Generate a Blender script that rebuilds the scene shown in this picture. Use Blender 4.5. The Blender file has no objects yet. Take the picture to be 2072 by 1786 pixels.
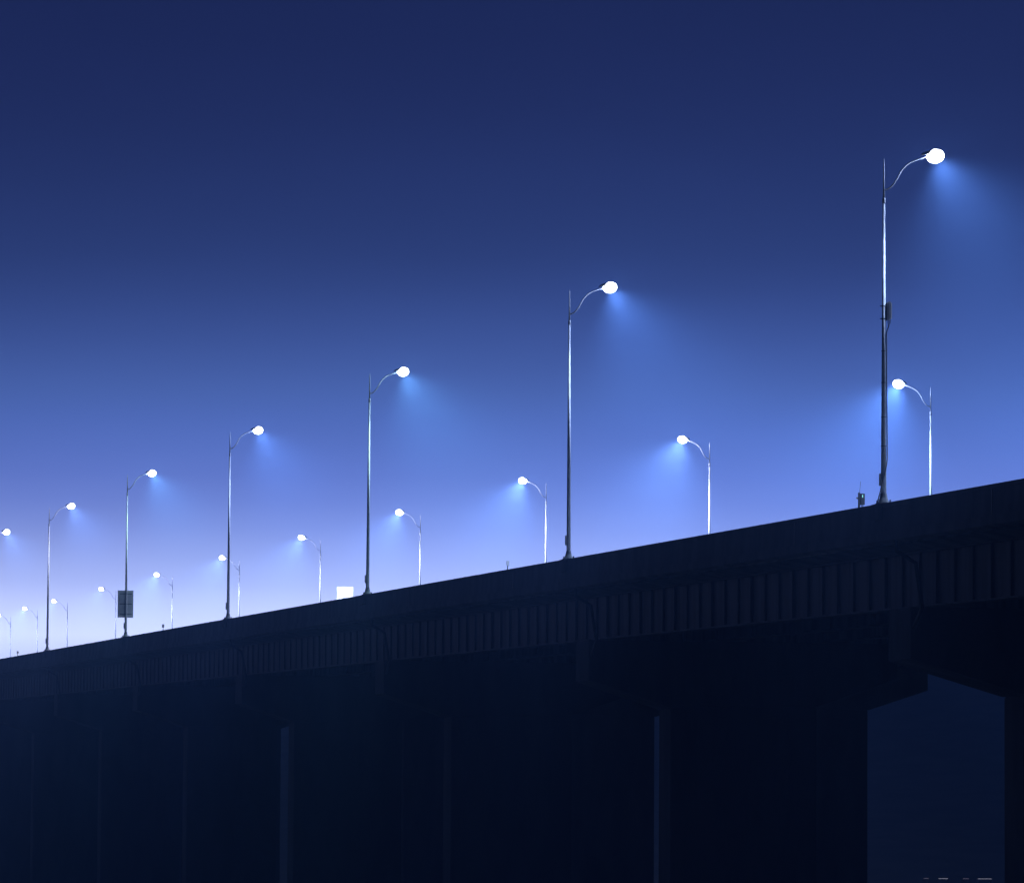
import bpy, bmesh, math, random
from mathutils import Vector, Matrix
random.seed(7)
sc = bpy.context.scene
COL = sc.collection

# ------------------------------------------------------------------ camera
G = 0.0206            # gradient of the bridge
S = 53.94             # lamp post spacing along the bridge
W = 31.55             # distance between the two rows of lamp posts
Z0 = 14.56            # parapet top above the ground at y = 0
cam_d = bpy.data.cameras.new('camera')
cam = bpy.data.objects.new('camera', cam_d)
COL.objects.link(cam)
sc.camera = cam
FPX, PIT, YAW, ROL = 10924.4, 0.0801122, 0.1923063, 0.0064238
cam_d.sensor_fit = 'HORIZONTAL'
cam_d.sensor_width = 36.0
cam_d.lens = 36.0 * FPX / 2072.0
cam_d.clip_start = 0.5
cam_d.clip_end = 20000
F_ = Vector((math.sin(YAW) * math.cos(PIT), math.cos(YAW) * math.cos(PIT), math.sin(PIT)))
R_ = Vector((math.cos(YAW), -math.sin(YAW), 0))
U_ = R_.cross(F_)
R2 = R_ * math.cos(ROL) + U_ * math.sin(ROL)
U2 = -R_ * math.sin(ROL) + U_ * math.cos(ROL)
M = Matrix((R2, U2, -F_)).transposed().to_4x4()
M.translation = Vector((-48.17, -180.16, Z0 - 12.857))
cam.matrix_world = M

# ------------------------------------------------------------------ world, exposure
wd = bpy.data.worlds.new('World')
sc.world = wd
wd.use_nodes = True
nt = wd.node_tree
nt.nodes.clear()
wo = nt.nodes.new('ShaderNodeOutputWorld')
bg = nt.nodes.new('ShaderNodeBackground')
tc = nt.nodes.new('ShaderNodeTexCoord')
sp = nt.nodes.new('ShaderNodeSeparateXYZ')
rp = nt.nodes.new('ShaderNodeValToRGB')
mr = nt.nodes.new('ShaderNodeMapRange')
mr.inputs['From Min'].default_value = 0.0
mr.inputs['From Max'].default_value = 0.40
nt.links.new(tc.outputs['Generated'], sp.inputs[0])
nt.links.new(sp.outputs['Z'], mr.inputs['Value'])
nt.links.new(mr.outputs[0], rp.inputs[0])
cr = rp.color_ramp
SKY = [(0.0, (.05, .06, .12)), (0.028, (.6, .65, 1.1)), (0.0415, (1.95, 2.1, 2.8)), (0.0539, (.88, 1.04, 1.90)), (0.0703, (.250, .375, 1.10)),
       (0.0825, (.134, .240, .79)), (0.0886, (.104, .196, .64)), (0.100, (.062, .118, .42)), (0.116, (.031, .059, .230)), (0.157, (.0130, .0230, .106)), (0.25, (.007, .015, .064)), (0.40, (.003, .008, .038))]
def sky_at(z):
    # smooth (Catmull-Rom) interpolation of the logarithm between the tabled elevations
    i = max(0, min(len(SKY) - 2, sum(1 for q in SKY if q[0] <= z) - 1))
    g_ = lambda j: SKY[max(0, min(len(SKY) - 1, j))]
    (x0, c0), (x1, c1) = g_(i), g_(i + 1)
    t_ = (z - x0) / (x1 - x0)
    out = []
    for ch in range(3):
        L_ = lambda j: math.log(g_(j)[1][ch])
        def slope(j):
            a_, b_ = g_(j - 1), g_(j + 1)
            return (math.log(b_[1][ch]) - math.log(a_[1][ch])) / (b_[0] - a_[0])
        m0, m1 = slope(i) * (x1 - x0), slope(i + 1) * (x1 - x0)
        v = (2 * t_**3 - 3 * t_**2 + 1) * L_(i) + (t_**3 - 2 * t_**2 + t_) * m0 + (-2 * t_**3 + 3 * t_**2) * L_(i + 1) + (t_**3 - t_**2) * m1
        out.append(math.exp(v) / 2)
    return out
_z = [0, .02, .03] + [.0385 + .005 * i for i in range(26)] + [.19, .25, .40]
SKY = [(z / .40, sky_at(z)) for z in _z]
cr.interpolation = 'LINEAR'
while len(cr.elements) < len(SKY):
    cr.elements.new(0.5)
for e, (p, c) in zip(cr.elements, SKY):
    e.position = p
    e.color = (*c, 1)
nz = nt.nodes.new('ShaderNodeTexNoise')
nz.inputs['Scale'].default_value = 7
nz.inputs['Detail'].default_value = 3
mp = nt.nodes.new('ShaderNodeMapping')
mp.inputs['Scale'].default_value = (1, 1, 3.2)
m3 = nt.nodes.new('ShaderNodeMapRange')
m3.inputs['To Min'].default_value = .86
m3.inputs['To Max'].default_value = 1.14
vm = nt.nodes.new('ShaderNodeVectorMath')
vm.operation = 'SCALE'
nt.links.new(tc.outputs['Generated'], mp.inputs[0])
nt.links.new(mp.outputs[0], nz.inputs['Vector'])
nt.links.new(nz.outputs[0], m3.inputs['Value'])
nt.links.new(rp.outputs[0], vm.inputs[0])
nt.links.new(m3.outputs[0], vm.inputs['Scale'])
nt.links.new(vm.outputs[0], bg.inputs[0])
# the glow of the town lies beyond the bridge: the sky falls off to a tenth behind the camera
dt = nt.nodes.new('ShaderNodeVectorMath')
dt.operation = 'DOT_PRODUCT'
dt.inputs[1].default_value = (.35, .94, 0)
m2 = nt.nodes.new('ShaderNodeMapRange')
m2.interpolation_type = 'SMOOTHSTEP'
m2.inputs['From Min'].default_value = -.2
m2.inputs['From Max'].default_value = .95
m2.inputs['To Min'].default_value = .08
m2.inputs['To Max'].default_value = 2.0
nt.links.new(tc.outputs['Generated'], dt.inputs[0])
nt.links.new(dt.outputs['Value'], m2.inputs['Value'])
nt.links.new(m2.outputs[0], bg.inputs[1])
bg.inputs[1].default_value = 2.0      # ramp colours are stored at half value
nt.links.new(bg.outputs[0], wo.inputs[0])

sc.view_settings.view_transform = 'Standard'
sc.view_settings.look = 'None'
sc.view_settings.gamma = 1
sc.view_settings.exposure = 0
sc.render.engine = 'CYCLES'
cy = sc.cycles
cy.use_denoising = True
cy.max_bounces = 5
cy.diffuse_bounces = 2
cy.glossy_bounces = 2
cy.volume_bounces = 0
cy.sample_clamp_indirect = 3
cy.use_light_tree = True
cy.use_adaptive_sampling = False

LAMP_W = 118000.0
SPILL = 0.015
HAZE_D = 0.0008
SPOT, TILT, NARROW = 152, 27, .56

# ------------------------------------------------------------------ helpers
def zt(y):
    return Z0 + G * y

class MB:
    def __init__(s):
        s.v, s.f = [], []
    def add(s, vs, fs):
        n = len(s.v)
        s.v += [tuple(v) for v in vs]
        s.f += [tuple(i + n for i in f) for f in fs]
        return s
    def box(s, x0, x1, y0, y1, z0, z1):
        return s.add([(x0, y0, z0), (x1, y0, z0), (x1, y1, z0), (x0, y1, z0), (x0, y0, z1), (x1, y0, z1), (x1, y1, z1), (x0, y1, z1)],
                     [(0, 3, 2, 1), (4, 5, 6, 7), (0, 1, 5, 4), (1, 2, 6, 5), (2, 3, 7, 6), (3, 0, 4, 7)])
    def tube(s, pts, rad, n=12, caps=True):
        pts = [Vector(p) for p in pts]
        if not hasattr(rad, '__len__'):
            rad = [rad] * len(pts)
        ref = Vector((0, 1, 0)) if abs((pts[-1] - pts[0]).normalized().y) < .9 else Vector((1, 0, 0))
        rings = []
        for i, p in enumerate(pts):
            t = (pts[min(i + 1, len(pts) - 1)] - pts[max(i - 1, 0)]).normalized()
            a = t.cross(ref).normalized()
            b = t.cross(a)
            rings.append([p + (a * math.cos(2 * math.pi * k / n) + b * math.sin(2 * math.pi * k / n)) * rad[i] for k in range(n)])
        vs = [v for r in rings for v in r]
        fs = []
        for i in range(len(pts) - 1):
            for k in range(n):
                a, b = i * n + k, i * n + (k + 1) % n
                fs.append((a, b, b + n, a + n))
        if caps:
            fs.append(tuple(range(n))[::-1])
            fs.append(tuple(range((len(pts) - 1) * n, len(pts) * n)))
        return s.add(vs, fs)
    def ext(s, prof, y0, y1, step=None, sx=1):
        """profile of (x, z below parapet top) swept along the sloping bridge"""
        ys = [y0, y1]
        n = len(prof)
        vs = [(x * sx, y, zt(y) + z) for y in ys for x, z in prof]
        fs = [(k, (k + 1) % n, (k + 1) % n + n, k + n) for k in range(n)]
        fs += [tuple(range(n))[::-1], tuple(range(n, 2 * n))]
        return s.add(vs, fs)
    def build(s, name, mat, parent=None, smooth=False, bevel=0):
        me = bpy.data.meshes.new(name)
        me.from_pydata(s.v, [], s.f)
        bm = bmesh.new()
        bm.from_mesh(me)
        bmesh.ops.recalc_face_normals(bm, faces=bm.faces)
        if bevel:
            bmesh.ops.bevel(bm, geom=list(bm.edges), offset=bevel, segments=2, affect='EDGES', clamp_overlap=True)
        bm.to_mesh(me)
        bm.free()
        if smooth:
            for p in me.polygons:
                p.use_smooth = True
        me.materials.append(mat)
        o = bpy.data.objects.new(name, me)
        COL.objects.link(o)
        if parent:
            o.parent = parent
        return o

def tag(o, label=None, cat=None, group=None, kind=None):
    if label: o['label'] = label
    if cat: o['category'] = cat
    if group: o['group'] = group
    if kind: o['kind'] = kind
    return o

def empty(name, loc=(0, 0, 0), rz=0):
    o = bpy.data.objects.new(name, None)
    o.empty_display_size = .3
    COL.objects.link(o)
    o.location = loc
    o.rotation_euler = (0, 0, rz)
    return o

def mat(name, col, rough=.6, metal=0, noise=None, bump=0, scale=1.0, stretch=(1, 1, 1)):
    m = bpy.data.materials.new(name)
    m.use_nodes = True
    t = m.node_tree
    b = t.nodes['Principled BSDF']
    b.inputs['Base Color'].default_value = (*col, 1)
    b.inputs['Roughness'].default_value = rough
    b.inputs['Metallic'].default_value = metal
    if noise:
        tcn = t.nodes.new('ShaderNodeTexCoord')
        mp = t.nodes.new('ShaderNodeMapping')
        mp.inputs['Scale'].default_value = [scale * q for q in stretch]
        nz = t.nodes.new('ShaderNodeTexNoise')
        nz.inputs['Detail'].default_value = 6
        nz.inputs['Scale'].default_value = 1
        r = t.nodes.new('ShaderNodeValToRGB')
        r.color_ramp.elements[0].color = (*[c * (1 - noise) for c in col], 1)
        r.color_ramp.elements[1].color = (*[min(1, c * (1 + noise)) for c in col], 1)
        r.color_ramp.elements[0].position = .38
        r.color_ramp.elements[1].position = .62
        t.links.new(tcn.outputs['Object'], mp.inputs[0])
        t.links.new(mp.outputs[0], nz.inputs['Vector'])
        t.links.new(nz.outputs[0], r.inputs[0])
        t.links.new(r.outputs[0], b.inputs['Base Color'])
        if bump:
            bn = t.nodes.new('ShaderNodeBump')
            bn.inputs['Strength'].default_value = bump
            bn.inputs['Distance'].default_value = .02
            t.links.new(nz.outputs[0], bn.inputs['Height'])
            t.links.new(bn.outputs[0], b.inputs['Normal'])
    return m

def emat(name, col, strength):
    m = bpy.data.materials.new(name)
    m.use_nodes = True
    t = m.node_tree
    b = t.nodes['Principled BSDF']
    b.inputs['Base Color'].default_value = (.8, .8, .8, 1)
    b.inputs['Emission Color'].default_value = (*col, 1)
    b.inputs['Emission Strength'].default_value = strength
    m.cycles.emission_sampling = 'NONE'
    return m

M_conc = mat('concrete', (.13, .13, .14), .85, 0, .35, .4, .9, (1, 1, .35))
M_pier = mat('pier_concrete', (.10, .10, .105), .9, 0, .3, .4, .5, (1, 1, .3))
M_girder = mat('girder_steel', (.07, .074, .08), .7, 0, .6, .2, .5, (1, 2.2, .25))
M_asph = mat('asphalt', (.05, .05, .052), .9, 0, .2, .3, 3)
M_ground = mat('dark_ground', (.04, .045, .04), .95, 0, .4, .5, .2)
M_steel = mat('galvanised_steel', (.28, .29, .31), .6, .2, .12, .05, 4)
M_dark = mat('dark_metal', (.03, .033, .036), .5, .4, .3, 0, 6)
M_white = mat('white_panel', (.8, .8, .8), .5, 0, .04, 0, 1)
M_grey = mat('grey_plastic', (.5, .5, .52), .45, 0, .08, 0, 5)
M_alu = mat('sign_back', (.55, .56, .58), .6, .1, .1, 0, 2)
M_cable = mat('black_cable', (.02, .02, .02), .6, 0, .2, 0, 10)
M_glow = emat('lamp_glass', (.92, .96, 1.0), 12)
_t = M_glow.node_tree
_e = _t.nodes.new('ShaderNodeEmission'); _e.inputs[0].default_value = (.9, .95, 1, 1); _e.inputs[1].default_value = 45
_tr = _t.nodes.new('ShaderNodeBsdfTransparent')
_mx = _t.nodes.new('ShaderNodeMixShader'); _mx.inputs[0].default_value = .2
_t.links.new(_tr.outputs[0], _mx.inputs[1]); _t.links.new(_e.outputs[0], _mx.inputs[2])
_t.links.new(_mx.outputs[0], _t.nodes['Material Output'].inputs['Surface'])
M_led = emat('green_indicator', (.0, .9, .45), 1.1)
M_far = emat('far_strip', (.8, .8, 1.0), .30)
M_far2 = emat('far_strip_faint', (.9, .7, .9), .10)

# ------------------------------------------------------------------ ground
gm = MB()
N = 40
gv, gf = [], []
ext = [-9000, -4000, -1500, -600, -250, -100, 0, 100, 250, 600, 1500, 4000, 9000]
for y in ext:
    for x in ext:
        gv.append((x, y, 0))
n = len(ext)
for j in range(n - 1):
    for i in range(n - 1):
        gf.append((j * n + i, j * n + i + 1, (j + 1) * n + i + 1, (j + 1) * n + i))
g = gm.add(gv, gf).build('ground', M_ground)
tag(g, kind='structure')

# low dark ridge far behind the bridge, added to screen the bright horizon sky
hv, hf = [], []
NA, NR = 220, 7
for j in range(NR):
    for i in range(NA):
        dg = 6.6 + 60 * i / (NA - 1)
        a = math.radians(dg)
        r = 640 + 90 * j
        k_ = min(1, (dg - 6.6) / 1.1) * (.84 + .16 * min(1, max(0, (dg - 10) / 4)))
        hgt = k_ * (0, 15, 32, 42.5, 37, 17, 0)[j] * (1 + .020 * math.sin(dg * 1.9 + 2) + .008 * math.sin(dg * 7.1 + 1) + .004 * math.sin(dg * 23))
        hv.append((-48 + r * math.sin(a), -180 + r * math.cos(a), hgt if 0 < j < NR - 1 else -.5))
for j in range(NR - 1):
    for i in range(NA - 1):
        hf.append((j * NA + i, j * NA + i + 1, (j + 1) * NA + i + 1, (j + 1) * NA + i))
tag(MB().add(hv, hf).build('added_ridge', M_ground, None, True), kind='structure')

# ------------------------------------------------------------------ bridge
Y0, Y1 = -2.3 * S, 15 * S
bridge = empty('bridge', (0, 0, 0))
tag(bridge, 'long dark concrete road bridge climbing from left to right across the picture', 'bridge')
XR = W                                              # far parapet line
# near / far parapets with a small coping lip
prof = [(-.16, 0), (.16, 0), (.16, -.10), (.12, -.12), (.22, -1.0), (-.16, -1.0), (-.13, -.14), (-.16, -.12)]
MB().ext(prof, Y0, Y1).build('parapet', M_conc, bridge)
MB().ext([(XR - x, z) for x, z in prof], Y0, Y1).build('parapet', M_conc, bridge)
MB().ext([(-.26, -1.0), (XR + .26, -1.0), (XR + .26, -1.32), (XR - 1.3, -1.62), (1.3, -1.62), (-.26, -1.32)], Y0, Y1).build('deck_slab', M_conc, bridge)
MB().ext([(17.2, -.15), (17.6, -.15), (17.7, -.7), (17.85, -.985), (16.95, -.985), (17.1, -.7)], Y0, Y1).build('median_barrier', M_conc, bridge)
rd = MB()
for a, b in ((.25, 16.9), (17.9, XR - .25)):
    rd.ext([(a, -.996), (b, -.996), (b, -.999), (a, -.999)], Y0, Y1)
rd = rd.build('road', M_asph)
tag(rd, kind='structure')
lm = MB()
for x in (.9, 16.4, 18.4, XR - .9):
    lm.ext([(x - .07, -.990), (x + .07, -.990), (x + .07, -.993), (x - .07, -.993)], Y0, Y1)
for x in (4.8, 8.7, 12.6, 21.5, 24.6, 27.8):
    y = Y0
    while y < Y1 - 4:
        lm.ext([(x - .06, -.990), (x + .06, -.990), (x + .06, -.993), (x - .06, -.993)], y, y + 3)
        y += 12
tag(lm.build('road_markings', M_white), kind='structure')

# plate girders, one child each, with stiffeners and flanges
PY = lambda k: k * S + 1.2
for gi, gx in enumerate((1.45, 6.4, 11.3, 16.0, 20.8, 25.7, XR - 1.45)):
    m = MB()
    m.ext([(gx - .03, -1.66), (gx + .03, -1.66), (gx + .03, -3.5), (gx - .03, -3.5)], Y0, Y1)
    m.ext([(gx - .28, -1.625), (gx + .28, -1.625), (gx + .28, -1.66), (gx - .28, -1.66)], Y0, Y1)
    m.ext([(gx - .34, -3.5), (gx + .34, -3.5), (gx + .34, -3.56), (gx - .34, -3.56)], Y0, Y1)
    y = Y0 + .6
    j = 0
    while y < Y1 - 1:
        d = .11 if j % 3 else .13
        if gi in (0, 6) or j % 3 == 0:
            for s_ in (-1, 1):
                xa, xb = sorted((gx + s_ * .032, gx + s_ * d))
                m.ext([(xa, -1.663), (xb, -1.663), (xb, -3.497), (xa, -3.497)], y, y + .05)
        y += 2.25
        j += 1
    m.build('girder', M_girder, bridge)

# piers: cap with tapered cantilevers on two wide columns
XB, XD = 11.35, 27.95
TW = 1.2                                            # half thickness along the bridge
def pier(k):
    y = PY(k)
    h = zt(y)
    XA = 4.68 + {0: .33, 3: -.33}.get(k, 0)
    XC = 21.25 - (.35 if k == 4 else 0)
    p = empty('pier', (0, y, 0))
    p.parent = bridge
    for prof in ([(.9, -3.575), (15.0, -3.575), (15.0, -5.1), (XB, -6.40), (XA, -6.54), (.9, -5.35)],
                 [(18.3, -3.575), (XR - .25, -3.575), (XR - .25, -4.82), (XD, -5.93), (XC, -5.80), (18.3, -4.75)]):
        vs = [(x, s_ * (TW + .25), h + z) for s_ in (-1, 1) for x, z in prof]
        nn = len(prof)
        fs = [(i, (i + 1) % nn, (i + 1) % nn + nn, i + nn) for i in range(nn)] + [tuple(range(nn)), tuple(range(nn, 2 * nn))]
        MB().add(vs, fs).build('pier_cap', M_pier, p)
    for a, b, za, zb in ((XA, XB, -6.54, -6.40), (XC, XD, -5.80, -5.93)):
        za, zb = h + za - .004, h + zb - .004
        MB().add([(a, -TW, -1), (b, -TW, -1), (b, TW, -1), (a, TW, -1), (a, -TW, za), (b, -TW, zb), (b, TW, zb), (a, TW, za)],
                 [(0, 3, 2, 1), (4, 5, 6, 7), (0, 1, 5, 4), (1, 2, 6, 5), (2, 3, 7, 6), (3, 0, 4, 7)]).build('column', M_pier, p, bevel=.04)
for k in range(-1, 15):
    pier(k)
# drain pipes down the near fascia beside each pier, service conduit along the near girder
for k in range(-1, 12):
    y = PY(k) - 3.2
    h = zt(y)
    MB().tube([(-.10, y, h - 1.34), (-.06, y, h - 1.7), (.6, y, h - 2.1), (1.0, y + .6, h - 3.6), (1.0, y + 1.62, h - 4.2)], .075, 10).build('drain_pipe', M_dark, bridge, True)
    for q in (-12, 14):
        MB().box(-.175, -.155, y + q, y + q + .04, zt(y + q) - .99, zt(y + q) - .14).build('joint_strip', M_dark, bridge)
MB().tube([(-.02, Y0, zt(Y0) - 1.44), (-.02, Y1, zt(Y1) - 1.44)], .045, 8).build('conduit', M_girder, bridge, True)

# ------------------------------------------------------------------ street lamps
HP = 12.0
def arc(ctrl, n=14):
    out = []
    P = [Vector(c) for c in ctrl]
    P = [P[0] * 2 - P[1]] + P + [P[-1] * 2 - P[-2]]
    for i in range(1, len(P) - 2):
        for j in range(n):
            t = j / n
            a, b, c, d = P[i - 1:i + 3]
            out.append(.5 * ((2 * b) + (-a + c) * t + (2 * a - 5 * b + 4 * c - d) * t * t + (-a + 3 * b - 3 * c + d) * t ** 3))
    out.append(P[-2])
    return out

def ellipsoid(mb, c, r, rot, zmax=1.0, zmin=-1.0, nu=20, nv=10):
    vs, fs = [], []
    for j in range(nv + 1):
        zz = zmin + (zmax - zmin) * j / nv
        rr = math.sqrt(max(0, 1 - zz * zz)) if abs(zz) < 1 else .02
        for i in range(nu):
            a = 2 * math.pi * i / nu
            vs.append(Vector(c) + rot @ Vector((r[0] * rr * math.cos(a), r[1] * rr * math.sin(a), r[2] * zz)))
    for j in range(nv):
        for i in range(nu):
            fs.append((j * nu + i, j * nu + (i + 1) % nu, (j + 1) * nu + (i + 1) % nu, (j + 1) * nu + i))
    fs.append(tuple(range(nu)))
    fs.append(tuple(range(nv * nu, (nv + 1) * nu)))
    mb.add(vs, fs)
    return mb

LX, LZ = 1.80, 12.14
def make_lamp():
    r = empty('street_lamp')
    m = MB()
    m.tube([(0, 0, .16), (0, 0, 5.4), (0, 0, 10.52)], [.098, .072, .044], 20)
    m.tube([(0, 0, 10.52), (0, 0, 11.3), (0, 0, 11.75), (0, 0, HP)], [.040, .031, .020, .010], 16)
    m.build('pole', M_steel, r, True)
    m = MB()
    m.tube([(0, 0, 10.44), (0, 0, 10.47), (0, 0, 10.60), (0, 0, 10.63)], [.05, .058, .058, .048], 20)
    m.build('joint_collar', M_steel, r, True)
    # flared base shoe on a plate with bolts
    m = MB()
    m.tube([(0, 0, .035), (0, 0, .08), (0, 0, .22), (0, 0, .36)], [.20, .185, .135, .112], 20)
    m.box(-.24, .24, -.24, .24, 0, .035)
    for a in (-.19, .19):
        for b in (-.19, .19):
            m.tube([(a, b, .035), (a, b, .13)], .028, 8)
    m.build('base_shoe', M_dark, r)
    m = MB()
    m.box(-.155, -.09, -.06, .06, .62, 1.05)
    m.build('hand_hole_cover', M_steel, r, bevel=.01)
    pts = arc([(.0, 0, 10.90), (.22, 0, 11.00), (.42, 0, 11.24), (.62, 0, 11.60), (.88, 0, 11.86), (1.18, 0, 12.0), (1.50, 0, 12.10)], 6)
    MB().tube(pts, [  .028 - .009 * i / len(pts) for i in range(len(pts))], 10).build('arm', M_steel, r, True)
    rot = Matrix.Rotation(-math.radians(11), 3, 'Y')
    hd = empty('luminaire')
    hd.parent = r
    hm = MB()
    ellipsoid(hm, (LX - .12, 0, LZ + .09), (.36, .13, .12), rot, 1.0, -.05)
    hm.build('housing', M_steel, hd, True)
    bm_ = MB()
    ellipsoid(bm_, (LX + .03, 0, LZ), (.31, .25, .25), rot, 1.0, -1.0)
    bm_.build('lamp_glass', M_glow, hd, True)
    return r

def light_data(col, w):
    l = bpy.data.lights.new('lamp_light', 'SPOT')
    l.energy = w
    l.color = col
    l.shadow_soft_size = .14
    l.spot_size = math.radians(SPOT)
    l.spot_blend = 1.0
    return l

proto = make_lamp()
used = [False]
def lamp(x, y, rz, label, group, col, f=1.0):
    if not used[0]:
        r = proto
        used[0] = True
        hd = [c for c in r.children if c.name.startswith('luminaire')][0]
    else:
        r = proto.copy()
        COL.objects.link(r)
        hd = None
        for ch in proto.children:
            if ch.type == 'LIGHT':
                continue
            c = ch.copy()
            COL.objects.link(c)
            c.parent = r
            if ch.name.startswith('luminaire'):
                hd = c
                for s_ in ch.children:
                    if s_.type == 'LIGHT':
                        continue
                    d = s_.copy()
                    COL.objects.link(d)
                    d.parent = c
    r.location = (x, y, zt(y))
    r.rotation_euler = (random.uniform(-.003, .003), random.uniform(-.002, .003), rz + random.uniform(-.05, .05))
    tag(r, label, 'street lamp', group)
    lo = bpy.data.objects.new('lamp_light', light_data(col, LAMP_W * f))
    COL.objects.link(lo)
    lo.parent = hd
    lo.location = (LX + .04, 0, LZ - .02)
    lo.rotation_euler = (0, -math.radians(TILT), 0)      # throws towards the road, wide along it
    lo.scale = (NARROW, 1, 1)
    l2 = bpy.data.lights.new('spill_light', 'POINT')
    l2.energy = LAMP_W * f * SPILL
    l2.color = col
    l2.shadow_soft_size = .12
    lp = bpy.data.objects.new('spill_light', l2)
    COL.objects.link(lp)
    lp.parent = hd
    lp.location = (LX + .04, 0, LZ - .02)
    return r

bpy.context.view_layer.update()
GN = 'street lamps along the near parapet'
GF = 'street lamps along the far parapet'
CA = (.42, .58, 1.0)       # cool white
CB = (.44, .72, .92)       # greenish white
CC = (.62, .68, 1.0)       # violet white
near = {
    -2: ('street lamp on the near parapet beyond the right edge of the picture, second outside', CA, 1),
    -1: ('street lamp on the near parapet just beyond the right edge of the picture', CA, 1),
    0: ('tallest street lamp, with an antenna box and cable strapped to its post', CA, 1),
    1: ('second tallest street lamp, a bare post just right of centre', CA, 1),
    2: ('near street lamp with greenish glow, standing right of the white lit sign', CB, 1),
    3: ('near street lamp whose post crosses a smaller lit lamp behind it', CA, 1),
    4: ('near street lamp with the dark rectangular sign mounted on its post', CB, 1),
    5: ('near street lamp left of the one with the dark sign', CC, 1),
    6: ('leftmost near street lamp, only its lit head showing at the left edge', CC, 1),
    7: ('street lamp on the near parapet just beyond the left edge of the picture', CC, 1),
    8: ('street lamp on the near parapet beyond the left edge of the picture, second outside', CC, 1),
    9: ('street lamp on the near parapet beyond the left edge of the picture, third outside', CC, 1),
}
for k, (lb, c, f) in near.items():
    lamp(0, k * S, 0, lb, GN, c, f * .85)
far = {
    0: ('street lamp on the far parapet beyond the right edge of the picture, second outside', CA, 1),
    1: ('street lamp on the far parapet just beyond the right edge of the picture', CA, 1),
    2: ('rightmost and largest far street lamp, its head glowing beside the tallest post', CA, 1),
    3: ('second largest far street lamp, standing between the two tallest posts', CC, 1),
    4: ('far street lamp just left of the second tallest post', CC, 1),
    5: ('far street lamp just right of the greenish near lamp post', CC, 1),
    6: ('far street lamp standing just left of the white lit sign', CC, 1),
    7: ('far street lamp whose lit head sits right behind a near post', CC, 1),
    8: ('far street lamp standing right of the dark rectangular sign', CC, 1),
    9: ('small far street lamp just left of the dark rectangular sign', CC, .5),
    10: ('small far street lamp just right of the leftmost visible near post', CC, .6),
    10.71: ('bright small far street lamp between the left edge and the leftmost near post', CC, .9),
    11.40: ('smallest far street lamp, its head cut by the left edge', CC, .7),
}
for k, (lb, c, f) in far.items():
    lamp(W, k * S, math.pi, lb, GF, c, f * (1.6 if k < 4.5 else 1.2))

# pedestals bracketed out under the near lamp posts (parts of the bridge)
for k in near:
    y = k * S
    m = MB()
    for (x0, x1, y0, y1, a, b) in ((-.30, .20, y - .36, y + .60, -.55, -.005),):
        m.box(x0, x1, y0, y1, zt(y) + a, zt(y) + b)
    m.build('lamp_pedestal', M_conc, bridge)
for k in far:
    y = k * S
    MB().box(W - .20, W + .30, y - .36, y + .36, zt(y) - .55, zt(y) - .005).build('lamp_pedestal', M_conc, bridge)

# ------------------------------------------------------------------ equipment on the first post
z = zt(0)
t = empty('antenna_box', (0, 0, z))
tag(t, 'grey antenna box clamped high on the tallest lamp post', 'antenna')
m = MB(); ellipsoid(m, (0, 0, 0), (1, 1, 1), Matrix.Identity(3))
m = MB(); m.box(.105, .275, -.11, .11, 6.38, 7.02)
m.build('radome', M_grey, t, bevel=.045)
m = MB()
for zz in (6.42, 6.86):
    m.tube([(0, 0, zz - .02), (0, 0, zz + .02)], .088, 20)
    m.box(-.13, .12, -.03, .03, zz - .02, zz + .02)
m.build('clamp', M_dark, t)
m = MB(); m.box(.078, .112, -.05, .05, 6.36, 6.98); m.build('mounting_plate', M_dark, t)
for dx in (.15, .19, .23):
    MB().tube([(dx, 0, 6.39), (dx, 0, 6.26)], .012, 8).build('connector', M_cable, t)
MB().tube(arc([(.19, 0, 6.27), (.17, 0, 6.15), (.10, -.02, 5.95), (.098, -.03, 5.6), (.10, -.03, 4.0), (.115, -.04, 1.9), (.10, -.09, 1.5), (.02, -.125, 1.1),
               (-.08, -.13, .75), (-.17, -.13, .35), (-.27, -.10, -.02)], 6), .021, 8).build('cable', M_cable, t, True)
m = MB()
for zz in (5.3, 4.2, 3.0, 2.0):
    m.tube([(0, 0, zz - .012), (0, 0, zz + .012)], .11 - .004 * zz, 18)
m.build('cable_tie', M_dark, t)

# monitor box on the parapet
y = 3.0
t = empty('monitor_box', (-.02, y, zt(y)))
tag(t, 'small dark box on the parapet with a green indicator and whip antenna', 'monitor box')
m = MB(); m.box(-.03, .13, -.06, .06, .10, .50); m.build('case', M_dark, t, bevel=.012)
MB().box(-.10, -.035, -.035, .035, -.35, .53).build('mounting_post', M_dark, t)
MB().tube([(-.05, 0, .52), (-.03, 0, .72), (-.015, 0, .92)], .007, 8).build('whip_antenna', M_dark, t)
MB().box(.035, .055, -.066, -.060, .36, .455).build('indicator', M_led, t)
MB().tube([(-.10, 0, .34), (-.13, 0, .34), (-.17, 0, .345)], [.03, .034, .02], 10).build('side_knob', M_dark, t)
for dx in (.03, .07):
    MB().tube([(dx, 0, .10), (dx, 0, .02), (dx + .01, 0, -.05)], .013, 8).build('cable_gland', M_cable, t)

# small markers on the parapet
for kk, lb in ((1.262, 'small rectangular marker on the parapet left of the second tallest lamp post'),
               (3.60, 'small parapet marker between the dark sign and the near post to its right'),
               (5.45, 'tiny marker on the parapet near the left edge of the picture')):
    y = kk * S
    t = empty('parapet_marker', (0, y, zt(y)))
    tag(t, lb, 'marker', 'small markers on the parapet')
    MB().box(-.075, .075, -.02, .02, .20, .44).build('marker_plate', M_alu, t, bevel=.008)
    MB().tube([(0, .03, -.02), (0, .03, .40)], .022, 8).build('stem', M_dark, t)

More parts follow.
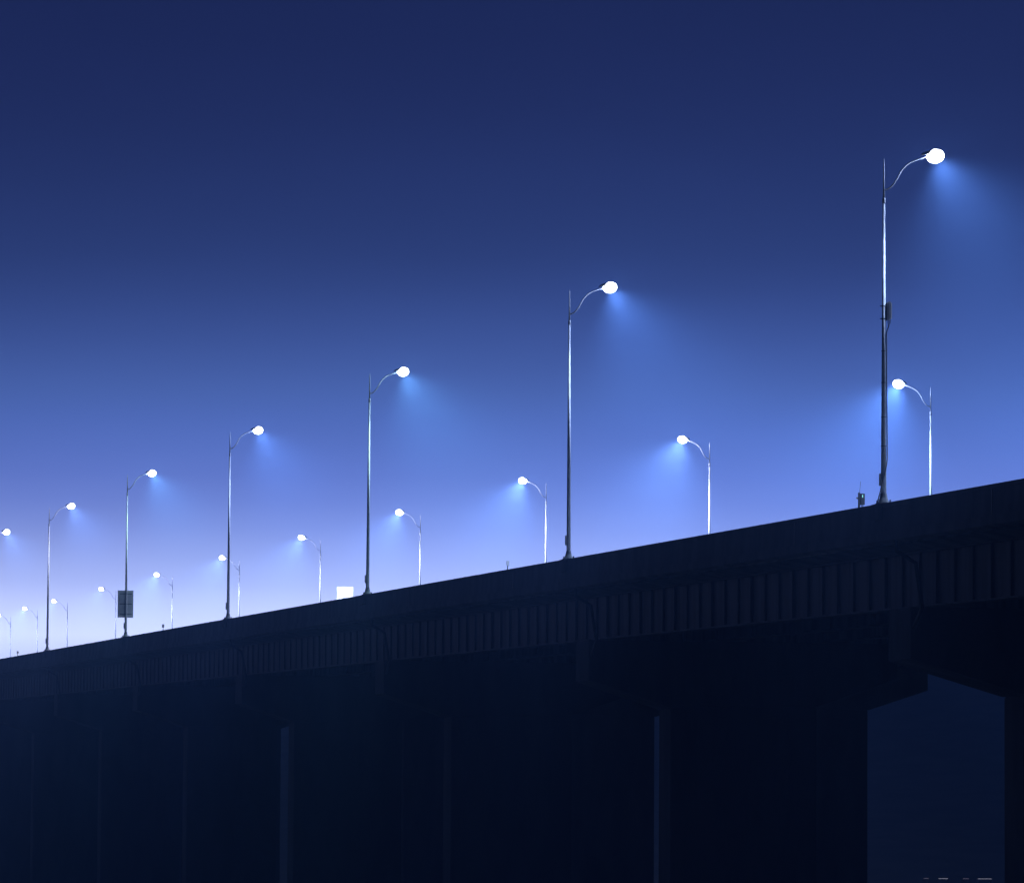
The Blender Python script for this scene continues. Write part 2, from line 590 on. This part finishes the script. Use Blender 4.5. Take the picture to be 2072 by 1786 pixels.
# dark sign on the fifth post
y = 4 * S
t = empty('road_sign', (0, y, zt(y)))
tag(t, 'dark upright rectangular sign seen from behind, mounted on a near lamp post', 'sign')
MB().box(-.60, .56, .13, .15, 1.45, 3.45).build('sign_panel', M_alu, t, bevel=.006)
for zz in (1.7, 2.45, 3.2):
    m = MB()
    m.box(-.45, .45, .095, .128, zz - .03, zz + .03)
    m.tube([(0, 0, zz - .025), (0, 0, zz + .025)], .112, 18)
    m.build('bracket', M_dark, t)

# white sign on the median
y = 4.12 * S
t = empty('median_sign', (17.4, y, zt(y) - .15))
tag(t, 'bright white rectangular sign rising behind the parapet, left of the greenish near lamp', 'sign')
MB().box(-.62, .62, 0, .03, 1.6, 4.35).build('sign_panel', M_white, t, bevel=.01)
MB().box(-.06, .04, -.09, -.01, 0, 3.6).build('post', M_alu, t)
for zz in (1.95, 3.42):
    MB().box(-.5, .5, -.045, -.004, zz - .03, zz + .03).build('rail', M_alu, t)

# made-up tubes on posts standing in for thin light streaks far behind the bridge
for i, (xa, xb, lb) in enumerate(((1872, 1882, 'faint short stand-in tube for a light streak low in the wide opening, leftmost of its row'),
                                  (1902, 1921, 'bright stand-in tube for a light streak low in the wide opening, second from the left'),
                                  (1951, 1963, 'short pinkish stand-in tube for a light streak low in the opening, third from the left'),
                                  (1981, 2009, 'longest stand-in tube for a light streak low in the opening, nearest to the right column'))):
    dist = 600.0
    p = []
    for px in (xa, xb):
        a = YAW + math.atan((px - 1036) / FPX)
        p.append(Vector((-48.17 + dist * math.sin(a), -180.16 + dist * math.cos(a), 0)))
    t = empty('streak_tube', tuple((p[0] + p[1]) / 2))
    tag(t, lb, 'strip lamp', 'stand-in tubes for light streaks low behind the bridge')
    c = (p[0] + p[1]) / 2
    q = [v - c for v in p]
    MB().tube([q[0] + Vector((0, 0, 1.66)), q[1] + Vector((0, 0, 1.66))], .035, 8).build('tube', M_far if i in (1, 3) else M_far2, t)
    for v in q:
        MB().tube([v * .8 + Vector((0, .06, -.05)), v * .8 + Vector((0, .06, 1.70))], .03, 6).build('post', M_dark, t)

# ------------------------------------------------------------------ haze
me = MB().box(-3500, 4500, -400, 4500, -3, 62)
hm = bpy.data.materials.new('haze')
hm.use_nodes = True
t = hm.node_tree
t.nodes.clear()
o = t.nodes.new('ShaderNodeOutputMaterial')
pv = t.nodes.new('ShaderNodeVolumePrincipled')
pv.inputs['Color'].default_value = (.26, .50, 1.0, 1)
pv.inputs['Density'].default_value = HAZE_D
pv.inputs['Anisotropy'].default_value = .4
t.links.new(pv.outputs[0], o.inputs['Volume'])
hm.cycles.volume_sampling = 'EQUIANGULAR'
hz = me.build('haze', hm)
tag(hz, kind='stuff')
hz['label'] = 'pale blue night haze glowing around the street lamps'
